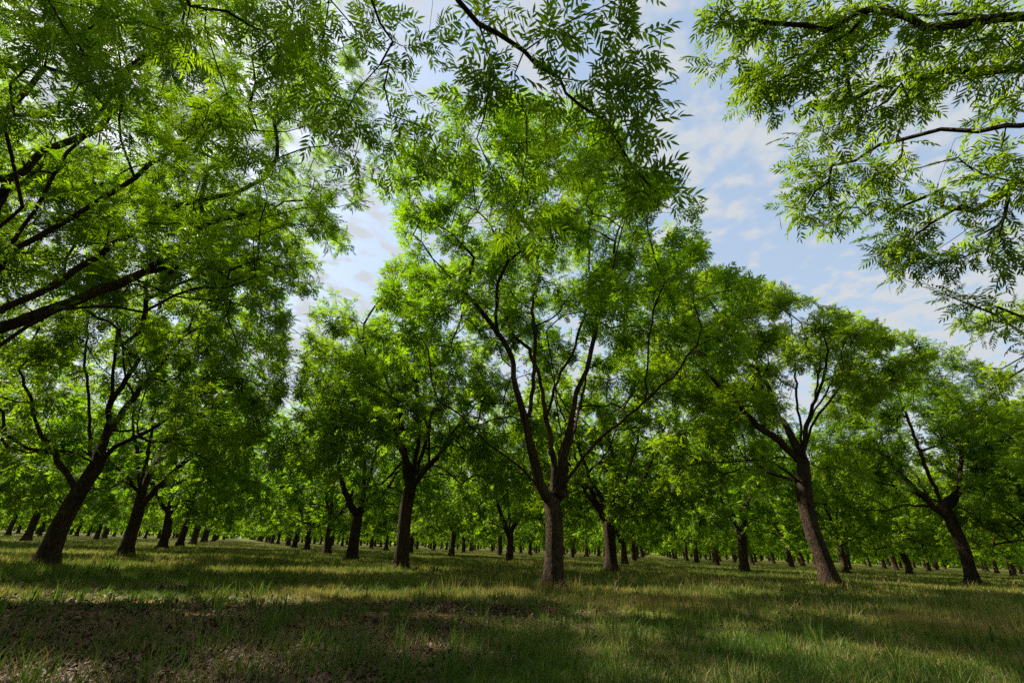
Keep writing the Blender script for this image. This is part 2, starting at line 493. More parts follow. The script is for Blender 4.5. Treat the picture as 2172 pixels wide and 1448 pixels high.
def build_tree(trunk, limbs, tips, R0, r, lod=1, per=7, rt=.0045, bf=.32, minr=0., lodmap=None, flare=.75, size=1.0, base=None, ck=False, sb=0, rfac=None):
    """returns trunk mesh, crown mesh (in coordinates relative to base)"""
    base = np.array(trunk[0] if base is None else base, float)
    nmain = len(limbs)
    if sb: limbs = list(limbs) + side_branches(limbs, r, sb)
    P, par, ns, is_tip, nt, nkeep = grow(trunk, limbs, tips, r, bf, nmain=nmain)
    is_tip_r = is_tip.copy()
    R = radii(P, par, is_tip_r, R0, rt, ns)
    if rfac is not None: R = R * rfac(P)
    live = is_tip.copy(); live[:nkeep] = True
    for i in range(len(P) - 1, 0, -1):
        if live[i]: live[par[i]] = True
    R = np.where(live, R, -1.0)
    P0 = P - base
    tb = tubes(P0, par, R, minr, flare, seed=float(r.uniform(0, 6)))
    tm = tb.mesh('trunk', MAT_BARK, smooth=True, attr=False)
    ti = np.where(is_tip)[0]; pos = P[ti]; dr = pos - P[par[ti]]
    dr = unit(dr) + np.array([0, 0, .12])
    lb = Batch()
    if lodmap is None: leaves(lb, pos - base, dr, lod, r, per, size)
    else:
        lv = lodmap(pos)
        for l in np.unique(lv):
            s = lv == l; leaves(lb, pos[s] - base, dr[s], int(l), r, per if l < 2 else max(3, per - 2), size)
    cm = lb.mesh('crown', MAT_LEAF)
    km = None
    if ck:
        a, b, ok = project(pos); vis = ok & (a > -60) & (a < PW + 60) & (b > -60) & (b < PH)
        if vis.sum() > 3: km = catkins(pos[vis] - base, r).mesh('catkins', MAT_CATKIN)
    return tm, cm, km

def tree_object(base, meshes, label, group='pecan trees of the orchard', rotz=0, scale=1.0):
    o = bpy.data.objects.new('pecan_tree', None); C.objects.link(o); o.empty_display_size = .3
    o.location = base; o.rotation_euler = (0, 0, rotz); o.scale = (scale,) * 3
    o['label'] = label; o['category'] = 'tree'; o['group'] = group
    for nm, me in zip(('trunk', 'crown', 'catkins'), meshes):
        if me is None: continue
        c = bpy.data.objects.new(nm, me); C.objects.link(c); c.parent = o
        if nm == 'catkins': c['kind'] = 'stuff'
    return o

def copy_tree(src, base, rotz, scale, label, group):
    o = src.copy(); C.objects.link(o); o.location = base; o.rotation_euler = (0, 0, rotz)
    o.scale = scale
    o['label'] = label; o['group'] = group
    for ch in src.children:
        c = ch.copy(); C.objects.link(c); c.parent = o
    return o

# parts of the picture where the photo shows open sky: no near branch hangs there
SKY_MAIN = [(1440, 0), (1510, 0), (1475, 60), (1462, 165), (1550, 200), (1565, 250), (1650, 270), (1660, 330), (1655, 450), (1740, 505), (1825, 520), (1850, 600), (1935, 625),
            (2010, 650), (2060, 600), (2172, 560), (2172, 620), (2060, 660), (1960, 720), (1500, 560), (1450, 330), (1400, 300), (1410, 130)]
SKY_GAP = [(790, 395), (850, 420), (850, 545), (730, 600), (655, 655), (640, 760), (625, 880), (590, 880), (612, 760), (608, 640), (700, 600), (740, 520), (765, 440)]
SKY_UP = [(1450, -80), (1450, 330), (1500, 465), (1640, 480), (1710, 515), (1830, 590), (1905, 660), (1965, 715), (2080, 700), (2180, 620), (2260, 600), (2260, -80)]

def frame_filter(tips, allow=None, deny=(), margin=70):
    a, b, ok = project(tips)
    inside = ok & (a > -margin) & (a < PW + margin) & (b > -margin) & (b < PH + margin)
    keep = np.ones(len(tips), bool)
    if allow is not None:
        al = np.zeros(len(tips), bool)
        for p in allow: al |= inpoly(a, b, p)
        keep &= ~inside | al
    for p in deny: keep &= ~(inside & inpoly(a, b, p))
    return tips[keep]

def blob(cx, cy, rx, ry, n, d0, d1, r):
    out = []
    for _ in range(n):
        while True:
            x, y = r.uniform(-1, 1, 2)
            if x * x + y * y < 1: break
        out.append(slant(cx + rx * x, cy + ry * y, r.uniform(d0, d1)))
    return np.array(out)

def px_limb(pts, d0, d1):
    n = len(pts)
    return [at(x, y, d0 + (d1 - d0) * (k / max(1, n - 1))) for k, (x, y) in enumerate(pts)]

def sl_limb(pts, d0, d1):
    n = len(pts)
    return [slant(x, y, d0 + (d1 - d0) * (k / max(1, n - 1))) for k, (x, y) in enumerate(pts)]

FOOT = dict(T1=(1175, 1252), T2=(1765, 1247), T3=(850, 1210), T4=(95, 1203), T5=(262, 1179), T6=(330, 1169), T7=(373, 1161), T8=(2066, 1239),
            T9=(1297, 1214), T10=(1325, 1197), T11=(1345, 1190), T12=(743, 1187), T13=(692, 1176), T14=(647, 1167), T15=(620, 1162),
            T16=(1080, 1191), T17=(957, 1180), T18=(1580, 1214), T19=(1520, 1200), T20=(1795, 1217), T21=(1935, 1215), T25=(870, 1173))
DA = np.array([math.sin(YAW), math.cos(YAW)]); DC = np.array([math.cos(YAW), -math.sin(YAW)])
ORI = np.array([1.3, 13.5])
def grid(i, j):
    w = ORI + SP * i * DA + SP * j * DC
    return np.array([w[0], w[1], 0.])

# gaps in the canopy through which the sun reaches the floor and some trunks
GAPS = []
_g = np.random.default_rng(5)
for (x0, y0, x1, y1, n, rad) in [(-60, 1262, 640, 1268, 16, .55), (640, 1256, 1130, 1262, 9, .5), (1210, 1258, 1660, 1262, 10, .75), (1790, 1250, 2200, 1252, 7, .6),
                                 (480, 1210, 1010, 1212, 9, .8), (1230, 1212, 1560, 1214, 6, .7), (100, 1200, 420, 1196, 5, .8), (1820, 1225, 2160, 1228, 5, .8), (1500, 1330, 1680, 1336, 2, .35)]:
    for k in range(n):
        t = (k + _g.uniform(.1, .9)) / n
        GAPS.append((foot(x0 + (x1 - x0) * t, y0 + (y1 - y0) * t + _g.normal(0, 2.5)), rad * _g.uniform(.8, 1.6)))
for nm, hs, rad in (('T2', (.3, .9, 1.5, 2.1, 2.8), .75), ('T8', (.8, 1.6, 2.4), .7), ('T9', (1.0, 1.7, 2.3), .6), ('T3', (.7, 1.6), .4)):
    for h in hs: GAPS.append((foot(*FOOT[nm]) + np.array([-.2 - .25 * h, 0, h]), rad))
def sunlit_gaps(tips):
    keep = np.ones(len(tips), bool)
    for g, rad in GAPS:
        d = tips - g; t = d @ SUNV
        q = np.linalg.norm(d - t[:, None] * SUNV, axis=1)
        keep &= ~((q < rad) & (t > 0))
    return tips[keep]

# ================================================================== the hero trees
def gz(p): p = np.array(p, float); p[2] = ground_z(p[0], p[1]) - .03; return p

HERO = {}
# ---- central tree
r = np.random.default_rng(101)
b1 = gz(foot(*FOOT['T1'])); d1 = math.hypot(b1[0], b1[1])
tk = [b1, at(1176, 1180, d1), at(1176, 1110, d1), at(1170, 1060, d1)]
lm = [px_limb([(1170, 1062), (1159, 1050), (1134, 994), (1124, 939), (1111, 884), (1096, 824), (1084, 754), (1069, 724), (1024, 665), (984, 615), (944, 575), (894, 515), (840, 478)], d1, d1 - 1.6),
      px_limb([(1121, 880), (1128, 840), (1131, 799), (1134, 724), (1131, 645), (1141, 590), (1141, 545), (1120, 470)], d1 - .3, d1 + .9),
      px_limb([(1176, 1050), (1174, 974), (1164, 909), (1154, 864), (1144, 799), (1120, 740), (1082, 700), (1070, 640), (1064, 590), (1050, 510), (1030, 440)], d1 + .15, d1 + 2.8),
      px_limb([(1160, 880), (1184, 809), (1214, 749), (1226, 700), (1246, 640), (1249, 510), (1240, 420)], d1 + .4, d1 + 1.2),
      px_limb([(1187, 1048), (1196, 964), (1209, 904), (1224, 834), (1244, 784), (1259, 720), (1270, 660), (1314, 610), (1380, 572), (1430, 520)], d1, d1 - .7),
      px_limb([(1190, 1040), (1206, 1014), (1234, 974), (1274, 929), (1314, 894), (1369, 849), (1424, 799), (1480, 735), (1545, 706)], d1 - .05, d1 - 2.0),
      px_limb([(1150, 1040), (1119, 1004), (1089, 979), (1049, 954), (1019, 924), (979, 880), (930, 850)], d1 - .1, d1 - 2.4),
      [at(1180, 1040, d1 - .1), at(1190, 960, d1 - 1.6), at(1180, 860, d1 - 3.6), at(1160, 700, d1 - 4.6)],
      [at(1180, 1040, d1 + .1), at(1200, 980, d1 + 1.8), at(1230, 860, d1 + 3.6), at(1260, 720, d1 + 4.4)]]
tips, _ = clumped(b1 + np.array([.1, .4, 10.4]), (6.5, 6.2, 6.1), 225, 15, r, lowz=4.1, shell=.5)
tips = frame_filter(tips, deny=[SKY_MAIN, SKY_UP, [(780, 0), (780, 330), (850, 300), (900, 190), (1000, 200), (1230, 210), (1340, 330), (1440, 400), (1440, 0)],
                                [(600, 500), (840, 420), (860, 590), (760, 620), (640, 780)],
                                [(1110, 1010), (1250, 1010), (1260, 880), (1240, 760), (1100, 760), (1090, 860)]][:4])
tips = sunlit_gaps(tips)
HERO['T1'] = (b1, build_tree(tk, lm, tips, .245, r, 1, 7, sb=2, size=.92, rfac=lambda P: 1 - .3 * np.clip((P[:, 2] - 2.8) / 1.5, 0, 1)), 'large central pecan tree with upright dark trunk forking low into many limbs')

# ---- leaning tree right of the centre
r = np.random.default_rng(102)
b2 = gz(foot(*FOOT['T2'])); d2 = math.hypot(b2[0], b2[1])
tk = [b2, at(1748, 1189, d2), at(1723, 1124, d2), at(1710, 1069, d2), at(1705, 1024, d2), at(1703, 975, d2)]
lm = [px_limb([(1702, 985), (1668, 950), (1638, 924), (1603, 899), (1568, 864), (1533, 829), (1503, 795), (1470, 760)], d2, d2 - 2.0),
      px_limb([(1640, 930), (1598, 904), (1548, 896), (1498, 899), (1448, 925)], d2 - 1.0, d2 - 4.2),
      px_limb([(1695, 1022), (1648, 984), (1613, 976), (1548, 979), (1488, 979)], d2, d2 - 4.0),
      px_limb([(1702, 975), (1665, 900), (1643, 869), (1633, 824), (1598, 789), (1548, 740)], d2 + .1, d2 + 2.6),
      px_limb([(1703, 970), (1698, 899), (1688, 824), (1683, 724), (1670, 620)], d2 + .2, d2 + .8),
      px_limb([(1704, 970), (1709, 915), (1728, 844), (1738, 774), (1743, 700), (1750, 640)], d2 - .2, d2 - 1.2),
      px_limb([(1704, 972), (1720, 905), (1748, 864), (1778, 824), (1808, 780), (1850, 730)], d2, d2 + 1.0),
      px_limb([(1704, 965), (1722, 880), (1760, 820), (1800, 700)], d2 + .3, d2 + 4.0)]
tips, _ = clumped(b2 + np.array([-.8, .2, 10.1]), (6.9, 6.3, 6.5), 240, 15, r, lowz=3.8, shell=.5)
tips = np.concatenate([tips, skirt(b2, (6.3, 6.3), 30, 9, r, 3.8, 5.5)])
tips = frame_filter(tips, deny=[SKY_MAIN, SKY_UP, [(1650, 1000), (1790, 1000), (1800, 1250), (1650, 1250)], [(1650, 890), (1690, 780), (1750, 780), (1770, 850), (1730, 1010), (1660, 1010)], [(1560, 840), (1600, 860), (1700, 1000), (1660, 1000)], [(1850, 850), (1960, 800), (2110, 850), (2110, 1260), (1850, 1260)]])
tips = sunlit_gaps(tips)
HERO['T2'] = (b2, build_tree(tk, lm, tips, .31, r, 1, 7, sb=2, rfac=lambda P: 1 - .2 * np.clip((P[:, 2] - 3.5) / 1.5, 0, 1)), 'thick sunlit leaning pecan trunk standing in bare leaf litter right of the centre')

# ---- tree left of the centre
r = np.random.default_rng(103)
b3 = gz(foot(*FOOT['T3'])); d3 = math.hypot(b3[0], b3[1])
tk = [b3, at(855, 1149, d3), at(864, 1064, d3), at(872, 1030, d3)]
lm = [px_limb([(866, 1040), (862, 1000), (855, 949), (850, 900), (839, 850), (774, 800), (735, 750)], d3, d3 - 1),
      px_limb([(874, 1030), (882, 970), (889, 924), (885, 850), (880, 760), (860, 690)], d3, d3 + .8),
      px_limb([(876, 1028), (900, 1000), (924, 970), (954, 924), (990, 880)], d3, d3 - 2),
      px_limb([(872, 1020), (850, 950), (780, 890), (720, 830)], d3, d3 + 2),
      px_limb([(874, 1020), (900, 950), (920, 860), (930, 760)], d3, d3 + 2.6)]
tips, _ = clumped(b3 + np.array([-.5, .2, 7.8]), (6.3, 5.8, 5.1), 225, 15, r, lowz=3.2, shell=.5)
tips = np.concatenate([tips, skirt(b3, (6, 6), 34, 9, r, 3.2, 5)])
tips = frame_filter(tips, deny=[SKY_GAP, [(800, 990), (930, 990), (930, 1215), (800, 1215)]])
tips = sunlit_gaps(tips)
HERO['T3'] = (b3, build_tree(tk, lm, tips, .26, r, 1, 7, sb=2), 'upright pecan tree with flared base, nearest in the row right of the grassy aisle')

# ---- thick leaning tree on the left
r = np.random.default_rng(104)
b4 = gz(foot(*FOOT['T4'])); d4 = math.hypot(b4[0], b4[1])
tk = [b4, at(118, 1139, d4), at(155, 1064, d4), at(190, 1010, d4), at(206, 985, d4)]
lm = [px_limb([(160, 1055), (140, 1004), (115, 960), (90, 924), (65, 854), (40, 780)], d4, d4 + 1),
      px_limb([(206, 985), (218, 940), (230, 890), (240, 800), (250, 700)], d4, d4 - .6),
      px_limb([(200, 985), (190, 945), (193, 890), (180, 780)], d4, d4 + 1.8),
      px_limb([(208, 985), (225, 965), (250, 944), (290, 925), (350, 890), (400, 840)], d4, d4 - 1.8),
      px_limb([(204, 985), (150, 960), (60, 950), (-20, 930)], d4, d4 - 2.4),
      px_limb([(206, 985), (240, 900), (320, 800), (400, 700)], d4, d4 + 2.6)]
tips, _ = clumped(b4 + np.array([.3, .3, 8.6]), (5.4, 5.3, 5.4), 200, 14, r, lowz=3.1, shell=.5)
tips = np.concatenate([tips, skirt(b4, (5.4, 5.4), 30, 9, r, 3.0, 5)])
tips = frame_filter(tips, deny=[SKY_GAP, [(60, 1000), (270, 930), (270, 1215), (60, 1215)]])
tips = sunlit_gaps(tips)
HERO['T4'] = (b4, build_tree(tk, lm, tips, .23, r, 1, 7, sb=2, rfac=lambda P: 1 - .3 * np.clip((P[:, 2] - 2.8) / 1.5, 0, 1)), 'thickest dark trunk on the left, leaning right and forked, nearest left of the aisle')

# ---- forked leaning tree on the far right
r = np.random.default_rng(108)
b8 = gz(foot(*FOOT['T8'])); d8 = math.hypot(b8[0], b8[1])
tk = [b8, at(2048, 1174, d8), at(2028, 1124, d8), at(2012, 1092, d8), at(1997, 1062, d8)]
lm = [px_limb([(1999, 1066), (1978, 1024), (1958, 974), (1928, 894), (1900, 820)], d8, d8 - 1),
      px_limb([(2008, 1084), (2028, 1062), (2033, 1034), (2038, 984), (2045, 900)], d8, d8 + 1),
      px_limb([(2010, 1090), (1982, 1076), (1956, 1050), (1913, 1009), (1873, 959), (1808, 874)], d8, d8 - 2),
      px_limb([(1950, 1054), (1930, 1040), (1890, 1030), (1850, 1020)], d8 - 1, d8 - 3),
      px_limb([(2002, 1070), (2060, 1020), (2130, 960), (2180, 900)], d8, d8 + 1.5)]
tips, _ = clumped(b8 + np.array([-.6, .2, 8.9]), (6.0, 5.7, 6.0), 205, 14, r, lowz=3.4, shell=.5)
tips = np.concatenate([tips, skirt(b8, (6, 6), 22, 9, r, 3.4, 5)])
tips = frame_filter(tips, deny=[SKY_MAIN, SKY_UP, [(1905, 870), (1950, 870), (2060, 1060), (2090, 1250), (1960, 1250), (1990, 1120), (1940, 1000)], [(2022, 960), (2046, 960), (2046, 1100), (2022, 1100)]])
tips = sunlit_gaps(tips)
HERO['T8'] = (b8, build_tree(tk, lm, tips, .31, r, 1, 7, sb=2), 'forked leaning pecan tree with pale bark at the far right edge')

# ---- short stout trunk right of the central tree, and the second one of the left row
for nm, seed, rad, zc, R0, lab in (('T9', 111, (5.6, 5.4, 5.4), 8.0, .31, 'short stout sunlit trunk just right of the central tree, crown hanging low'),
                                   ('T5', 112, (5.2, 5.0, 5.4), 8.4, .25, 'stout pecan trunk second in the leaning row left of the grassy aisle')):
    r = np.random.default_rng(seed); b = gz(foot(*FOOT[nm])); D_ = math.hypot(b[0], b[1])
    if nm == 'T9':
        tk = [b, b + np.array([.02, 0, 1.2]), b + np.array([-.03, 0, 2.6])]; fk = tk[-1]
        lm = generic_limbs(b, fk, b + np.array([0, 0, zc]), rad, 6, r)
    else:
        tk = [b, at(285, 1110, D_), at(297, 1060, D_)]; fk = tk[-1]
        lm = [px_limb([(290, 1085), (320, 1050), (350, 1020), (385, 985), (440, 940)], D_, D_ - 1.5), px_limb([(297, 1060), (300, 1020), (310, 980), (318, 940), (330, 860)], D_, D_ + .5),
              px_limb([(297, 1040), (292, 990), (295, 970), (280, 900)], D_, D_ + 1.5), px_limb([(297, 1050), (320, 1000), (345, 960), (390, 900)], D_, D_ + 2.5), px_limb([(295, 1050), (260, 1000), (200, 960)], D_, D_ - 2)]
    tips, _ = clumped(b + np.array([0, 0, zc]), rad, 150, 11, r, lowz=2.8, shell=.5)
    tips = np.concatenate([tips, skirt(b, rad, 46, 8, r, 2.7, 5)])
    if nm == 'T9': tips = np.concatenate([tips, skirt(b, (3.2, 3.2), 22, 9, r, 2.9, 4.8)])
    tips = frame_filter(tips, deny=[SKY_GAP, [(1278, 1130), (1318, 1130), (1318, 1220), (1278, 1220)], [(240, 1050), (330, 1010), (330, 1190), (230, 1190)]])
    tips = sunlit_gaps(tips)
    HERO[nm] = (b, build_tree(tk, lm, tips, R0, r, 2, 6, sb=2), lab)

# ---- tree just outside the left edge: its limbs reach over the whole upper left
r = np.random.default_rng(105)
bL = gz(grid(0, -1)); dL = 11.0
bL = gz(bL + np.array([-.7, -.4, 0])); fk = bL + np.array([.2, .1, 2.9])
tk = [bL, bL + np.array([.15, 0, 1.2]), bL + np.array([.35, 0, 2.2]), fk]
lm = [[fk] + px_limb([(-60, 640), (0, 560), (50, 480), (80, 440), (115, 375), (140, 325), (195, 260), (225, 220), (255, 170), (262, 150)], 10.6, 8.5),
      [fk] + px_limb([(-150, 640), (-60, 520), (0, 430), (25, 385), (95, 320), (210, 272), (235, 240)], 11, 10.5),
      [fk] + px_limb([(-120, 540), (-30, 330), (30, 220), (100, 145)], 10.4, 8.8),
      [fk] + px_limb([(-80, 640), (20, 540), (100, 490), (155, 460), (220, 415), (280, 375), (350, 325), (400, 295), (435, 280), (475, 270), (550, 275), (600, 272)], 10.4, 8.0),
      [fk] + px_limb([(-60, 700), (120, 600), (240, 520), (300, 480), (340, 450), (380, 435), (470, 420), (560, 380), (590, 340)], 11.2, 9.8),
      [fk] + px_limb([(-60, 720), (200, 620), (330, 560), (400, 510), (440, 475), (500, 457), (575, 452), (650, 490), (720, 500)], 11.4, 11.2),
      px_limb([(240, 600), (340, 570), (430, 552), (465, 550), (615, 550), (650, 565), (690, 595)], 11.3, 12.4),
      [fk] + px_limb([(-60, 770), (10, 730), (60, 690), (125, 655), (240, 650), (300, 662), (345, 700)], 10.6, 8.6),
      [fk] + px_limb([(-60, 790), (0, 776), (75, 774), (200, 794), (300, 800)], 10.8, 9.2),
      [fk, fk + np.array([-2, 1.5, 2.5]), fk + np.array([-4, 3, 5.5])],
      [fk, fk + np.array([-1, -2.5, 3]), fk + np.array([-2, -4.5, 6])]]
tips, _ = clumped(bL + np.array([.5, .2, 8.9]), (7.2, 6.6, 6.3), 235, 14, r, lowz=3.6, shell=.6)
tips = frame_filter(tips, allow=[[(-80, -80), (940, -80), (900, 130), (840, 330), (770, 380), (750, 500), (715, 560), (620, 600), (600, 760), (540, 860), (300, 880), (230, 820), (100, 880), (-80, 900)]], deny=[SKY_GAP])
tips = np.concatenate([tips, blob(100, 235, 120, 45, 16, 8, 10, r), blob(60, 130, 80, 60, 12, 8, 10, r), blob(200, 540, 210, 100, 26, 10, 12.5, r), blob(330, 400, 200, 110, 16, 10, 12, r), blob(90, 330, 100, 80, 12, 10, 12, r)])
tips = sunlit_gaps(tips)
HERO['L0'] = (bL, build_tree(tk, lm, tips, .27, r, 0, 8, size=.80, ck=True, sb=2, rfac=lambda P: 1 - .22 * np.clip((P[:, 2] - 3) / 1.5, 0, 1),
              lodmap=lambda p: np.where(project(p)[2] & (project(p)[0] > -150), 0, 2)),
              'pecan tree rooted beyond the left edge, heavy dark limbs fanning across the upper left')

# ---- tree behind the camera, boughs hanging over the top of the picture
r = np.random.default_rng(106)
bC = gz(grid(-1, -1) + np.array([.3, .3, 0]))
fk = bC + np.array([.1, .3, 2.8])
tk = [bC, bC + np.array([0, .1, 1.4]), fk]
def SL(pts, a, b): return sl_limb(pts, a, b)
B1 = SL([(900, -120), (965, 0), (1010, 45), (1060, 75), (1110, 110), (1128, 122), (1150, 145), (1190, 158)], 3.1, 3.1)
lm = [[fk, fk + np.array([.8, 1.6, 1.6]), fk + np.array([1.8, 3.4, 2.0])] + B1 + SL([(1240, 150), (1290, 118), (1340, 120), (1395, 122), (1428, 128)], 3.1, 3.0),
      SL([(1185, 158), (1210, 185), (1240, 235), (1280, 255), (1310, 300), (1340, 345), (1380, 385)], 3.1, 2.9),
      SL([(1110, 112), (1103, 150), (1098, 200), (1080, 250), (1055, 290), (1045, 350), (1037, 400)], 3.1, 2.9),
      SL([(1106, 190), (1110, 250), (1116, 330), (1120, 400), (1125, 460)], 3.1, 2.9),
      SL([(1035, 65), (1042, 110), (1035, 170), (1034, 240), (1010, 290), (990, 320)], 3.1, 3.0),
      SL([(1145, 140), (1165, 180), (1160, 250), (1157, 320), (1175, 390)], 3.1, 3.1),
      SL([(1118, 310), (1150, 335), (1200, 345), (1250, 350)], 3.0, 3.1),
      SL([(1000, 35), (1060, 8), (1120, 20), (1130, 60), (1128, 110)], 3.2, 3.2),
      [fk, fk + np.array([.3, 1.7, 1.9]), fk + np.array([.9, 3.2, 2.5])] + SL([(740, -160), (790, 0), (815, 60), (833, 95), (800, 150), (757, 186)], 3.9, 3.8),
      SL([(905, -60), (925, 0), (900, 70), (870, 115), (866, 150), (880, 190), (940, 240), (1000, 300)], 4.2, 4.4),
      SL([(815, 135), (850, 170), (880, 200), (935, 245)], 3.9, 4.2),
      SL([(810, 150), (815, 200), (830, 245), (838, 290)], 3.9, 3.9),
      SL([(760, 186), (730, 230), (700, 300)], 3.8, 4.0),
      [fk, fk + np.array([-.5, 2.0, 1.9]), fk + np.array([-.5, 3.4, 2.4])] + SL([(330, -140), (390, 0), (415, 15), (440, 60), (470, 140), (490, 210), (525, 275), (528, 330)], 4.4, 4.6),
      SL([(415, 12), (470, 28), (540, 60)], 4.4, 4.6),
      SL([(480, 190), (440, 215), (410, 240)], 4.5, 4.6),
      SL([(530, 70), (570, 150), (600, 210)], 4.6, 4.8),
      SL([(690, -60), (690, 0), (685, 80), (663, 138)], 4.0, 4.1)] + generic_limbs(bC, fk, bC + np.array([-1, -1, 8.5]), (5, 5, 5), 4, r)
near = []
for (cx, cy, rx, ry, n, a, b) in [
    (1140, 50, 60, 45, 5, 3.0, 3.3), (1210, 50, 30, 40, 4, 2.9, 3.2), (1040, 40, 70, 40, 5, 3.1, 3.4),
    (1340, 60, 40, 50, 7, 3.0, 3.3), (1375, 145, 30, 30, 4, 2.9, 3.1), (1290, 180, 30, 30, 3, 3, 3.2), (1320, 10, 50, 15, 3, 3.2, 3.4),
    (1030, 130, 60, 50, 8, 3.0, 3.4), (1000, 210, 45, 60, 8, 3.0, 3.4), (1110, 190, 60, 50, 6, 3.0, 3.4),
    (1260, 200, 55, 50, 9, 3.0, 3.3), (1340, 260, 45, 70, 14, 2.9, 3.2), (1365, 320, 30, 40, 6, 2.9, 3.1),
    (1390, 395, 60, 40, 12, 2.9, 3.1), (1200, 240, 50, 50, 5, 3.0, 3.3),
    (930, 300, 75, 60, 16, 3.6, 4.6), (1010, 350, 50, 60, 8, 3.0, 3.6), (880, 250, 50, 50, 8, 3.7, 4.3),
    (1120, 440, 70, 50, 10, 2.9, 3.3), (1160, 480, 50, 40, 5, 3.0, 3.3), (1210, 370, 60, 50, 8, 3.0, 3.4), (1060, 430, 50, 50, 5, 3.1, 3.5),
    (790, 330, 50, 60, 10, 3.8, 4.3), (740, 250, 50, 60, 9, 3.9, 4.4), (920, 60, 35, 60, 8, 3.9, 4.3), (850, 90, 45, 60, 8, 3.9, 4.4),
    (760, 60, 60, 50, 9, 4.0, 4.6), (660, 80, 60, 70, 10, 4.0, 4.8), (560, 130, 80, 80, 14, 4.3, 5.0), (620, 220, 80, 60, 9, 4.3, 5.2),
    (500, 60, 70, 50, 10, 4.4, 5.0), (420, 120, 60, 60, 9, 4.4, 5.0), (430, 230, 60, 50, 8, 4.5, 5.0), (530, 300, 50, 40, 7, 4.5, 5.0), (400, 330, 60, 60, 6, 4.8, 5.6),
    (300, 60, 80, 50, 12, 4.6, 5.4), (200, 70, 80, 60, 10, 4.8, 5.6), (270, 190, 70, 50, 8, 4.8, 5.6), (100, 40, 70, 40, 7, 5.2, 6)]:
    near.append(blob(cx, cy, rx, ry, max(2, round(n * (.5 if cx < 840 else .36 if cy < 290 else .24))), a, b, r))
near = np.concatenate(near)
tips, _ = clumped(bC + np.array([.2, .4, 8.6]), (6.2, 6.2, 5.6), 130, 12, r, lowz=3.6, shell=.5)
tips = frame_filter(tips, allow=[], margin=220)
tips = np.concatenate([near, tips])
HERO['C0'] = (bC, build_tree(tk, lm, tips, .30, r, 0, 6, size=.60, rt=.0034, bf=.3, ck=True, sb=0, rfac=lambda P: np.where(np.linalg.norm(P - np.array([0, 0, 1.]), axis=1) < 6, .40, 1.0),
              lodmap=lambda p: np.where(np.linalg.norm(p - np.array([0, 0, 1.]), axis=1) < 8, np.where(project(p)[2], 0, 2), 2)),
              'overhead pecan boughs with large dark leaflets drooping from the top edge')

# ---- tree outside the right edge
r = np.random.default_rng(107)
bR = gz(grid(-1, 0) + np.array([.4, .2, 0]))
fk = bR + np.array([-.1, .1, 2.7])
tk = [bR, bR + np.array([0, 0, 1.3]), fk]
lm = [[fk, fk + np.array([-.6, .5, 2.2])] + SL([(2300, 30), (2172, 42), (2120, 45), (2050, 55), (1970, 55), (1908, 40), (1863, 20), (1818, 30), (1768, 48), (1690, 56)], 6.2, 5.4),
      [fk, fk + np.array([-.6, .7, 1.8])] + SL([(2300, 60), (2172, 82), (2123, 95), (2073, 115), (2008, 145), (1975, 165), (1938, 165), (1928, 200), (1888, 260), (1838, 320), (1795, 335)], 6.4, 6.2),
      SL([(1850, 22), (1800, 60), (1740, 100), (1680, 128), (1625, 160)], 5.7, 5.4),
      [fk, fk + np.array([-.2, .6, 1.8])] + SL([(2300, 240), (2172, 260), (2123, 270), (2068, 275), (1988, 280), (1908, 300), (1858, 312), (1800, 340)], 6.6, 6.8),
      SL([(2068, 277), (2023, 295), (2003, 325), (1993, 370), (1973, 410), (1888, 430), (1800, 450)], 6.7, 6.9),
      [fk, fk + np.array([-.1, .8, 1.6])] + SL([(2280, 330), (2172, 385), (2138, 425), (2088, 450), (2048, 485), (1988, 535), (1938, 565)], 6.6, 7.0),
      SL([(2120, 280), (2115, 320), (2060, 360), (2050, 400)], 6.7, 7.0),
      SL([(2138, 425), (2150, 450), (2172, 470)], 6.6, 6.9),
      SL([(1740, 110), (1700, 150), (1660, 160), (1640, 190)], 5.5, 5.6)] + generic_limbs(bR, fk, bR + np.array([1, -.5, 8.5]), (5, 5, 5), 4, r)
near = []
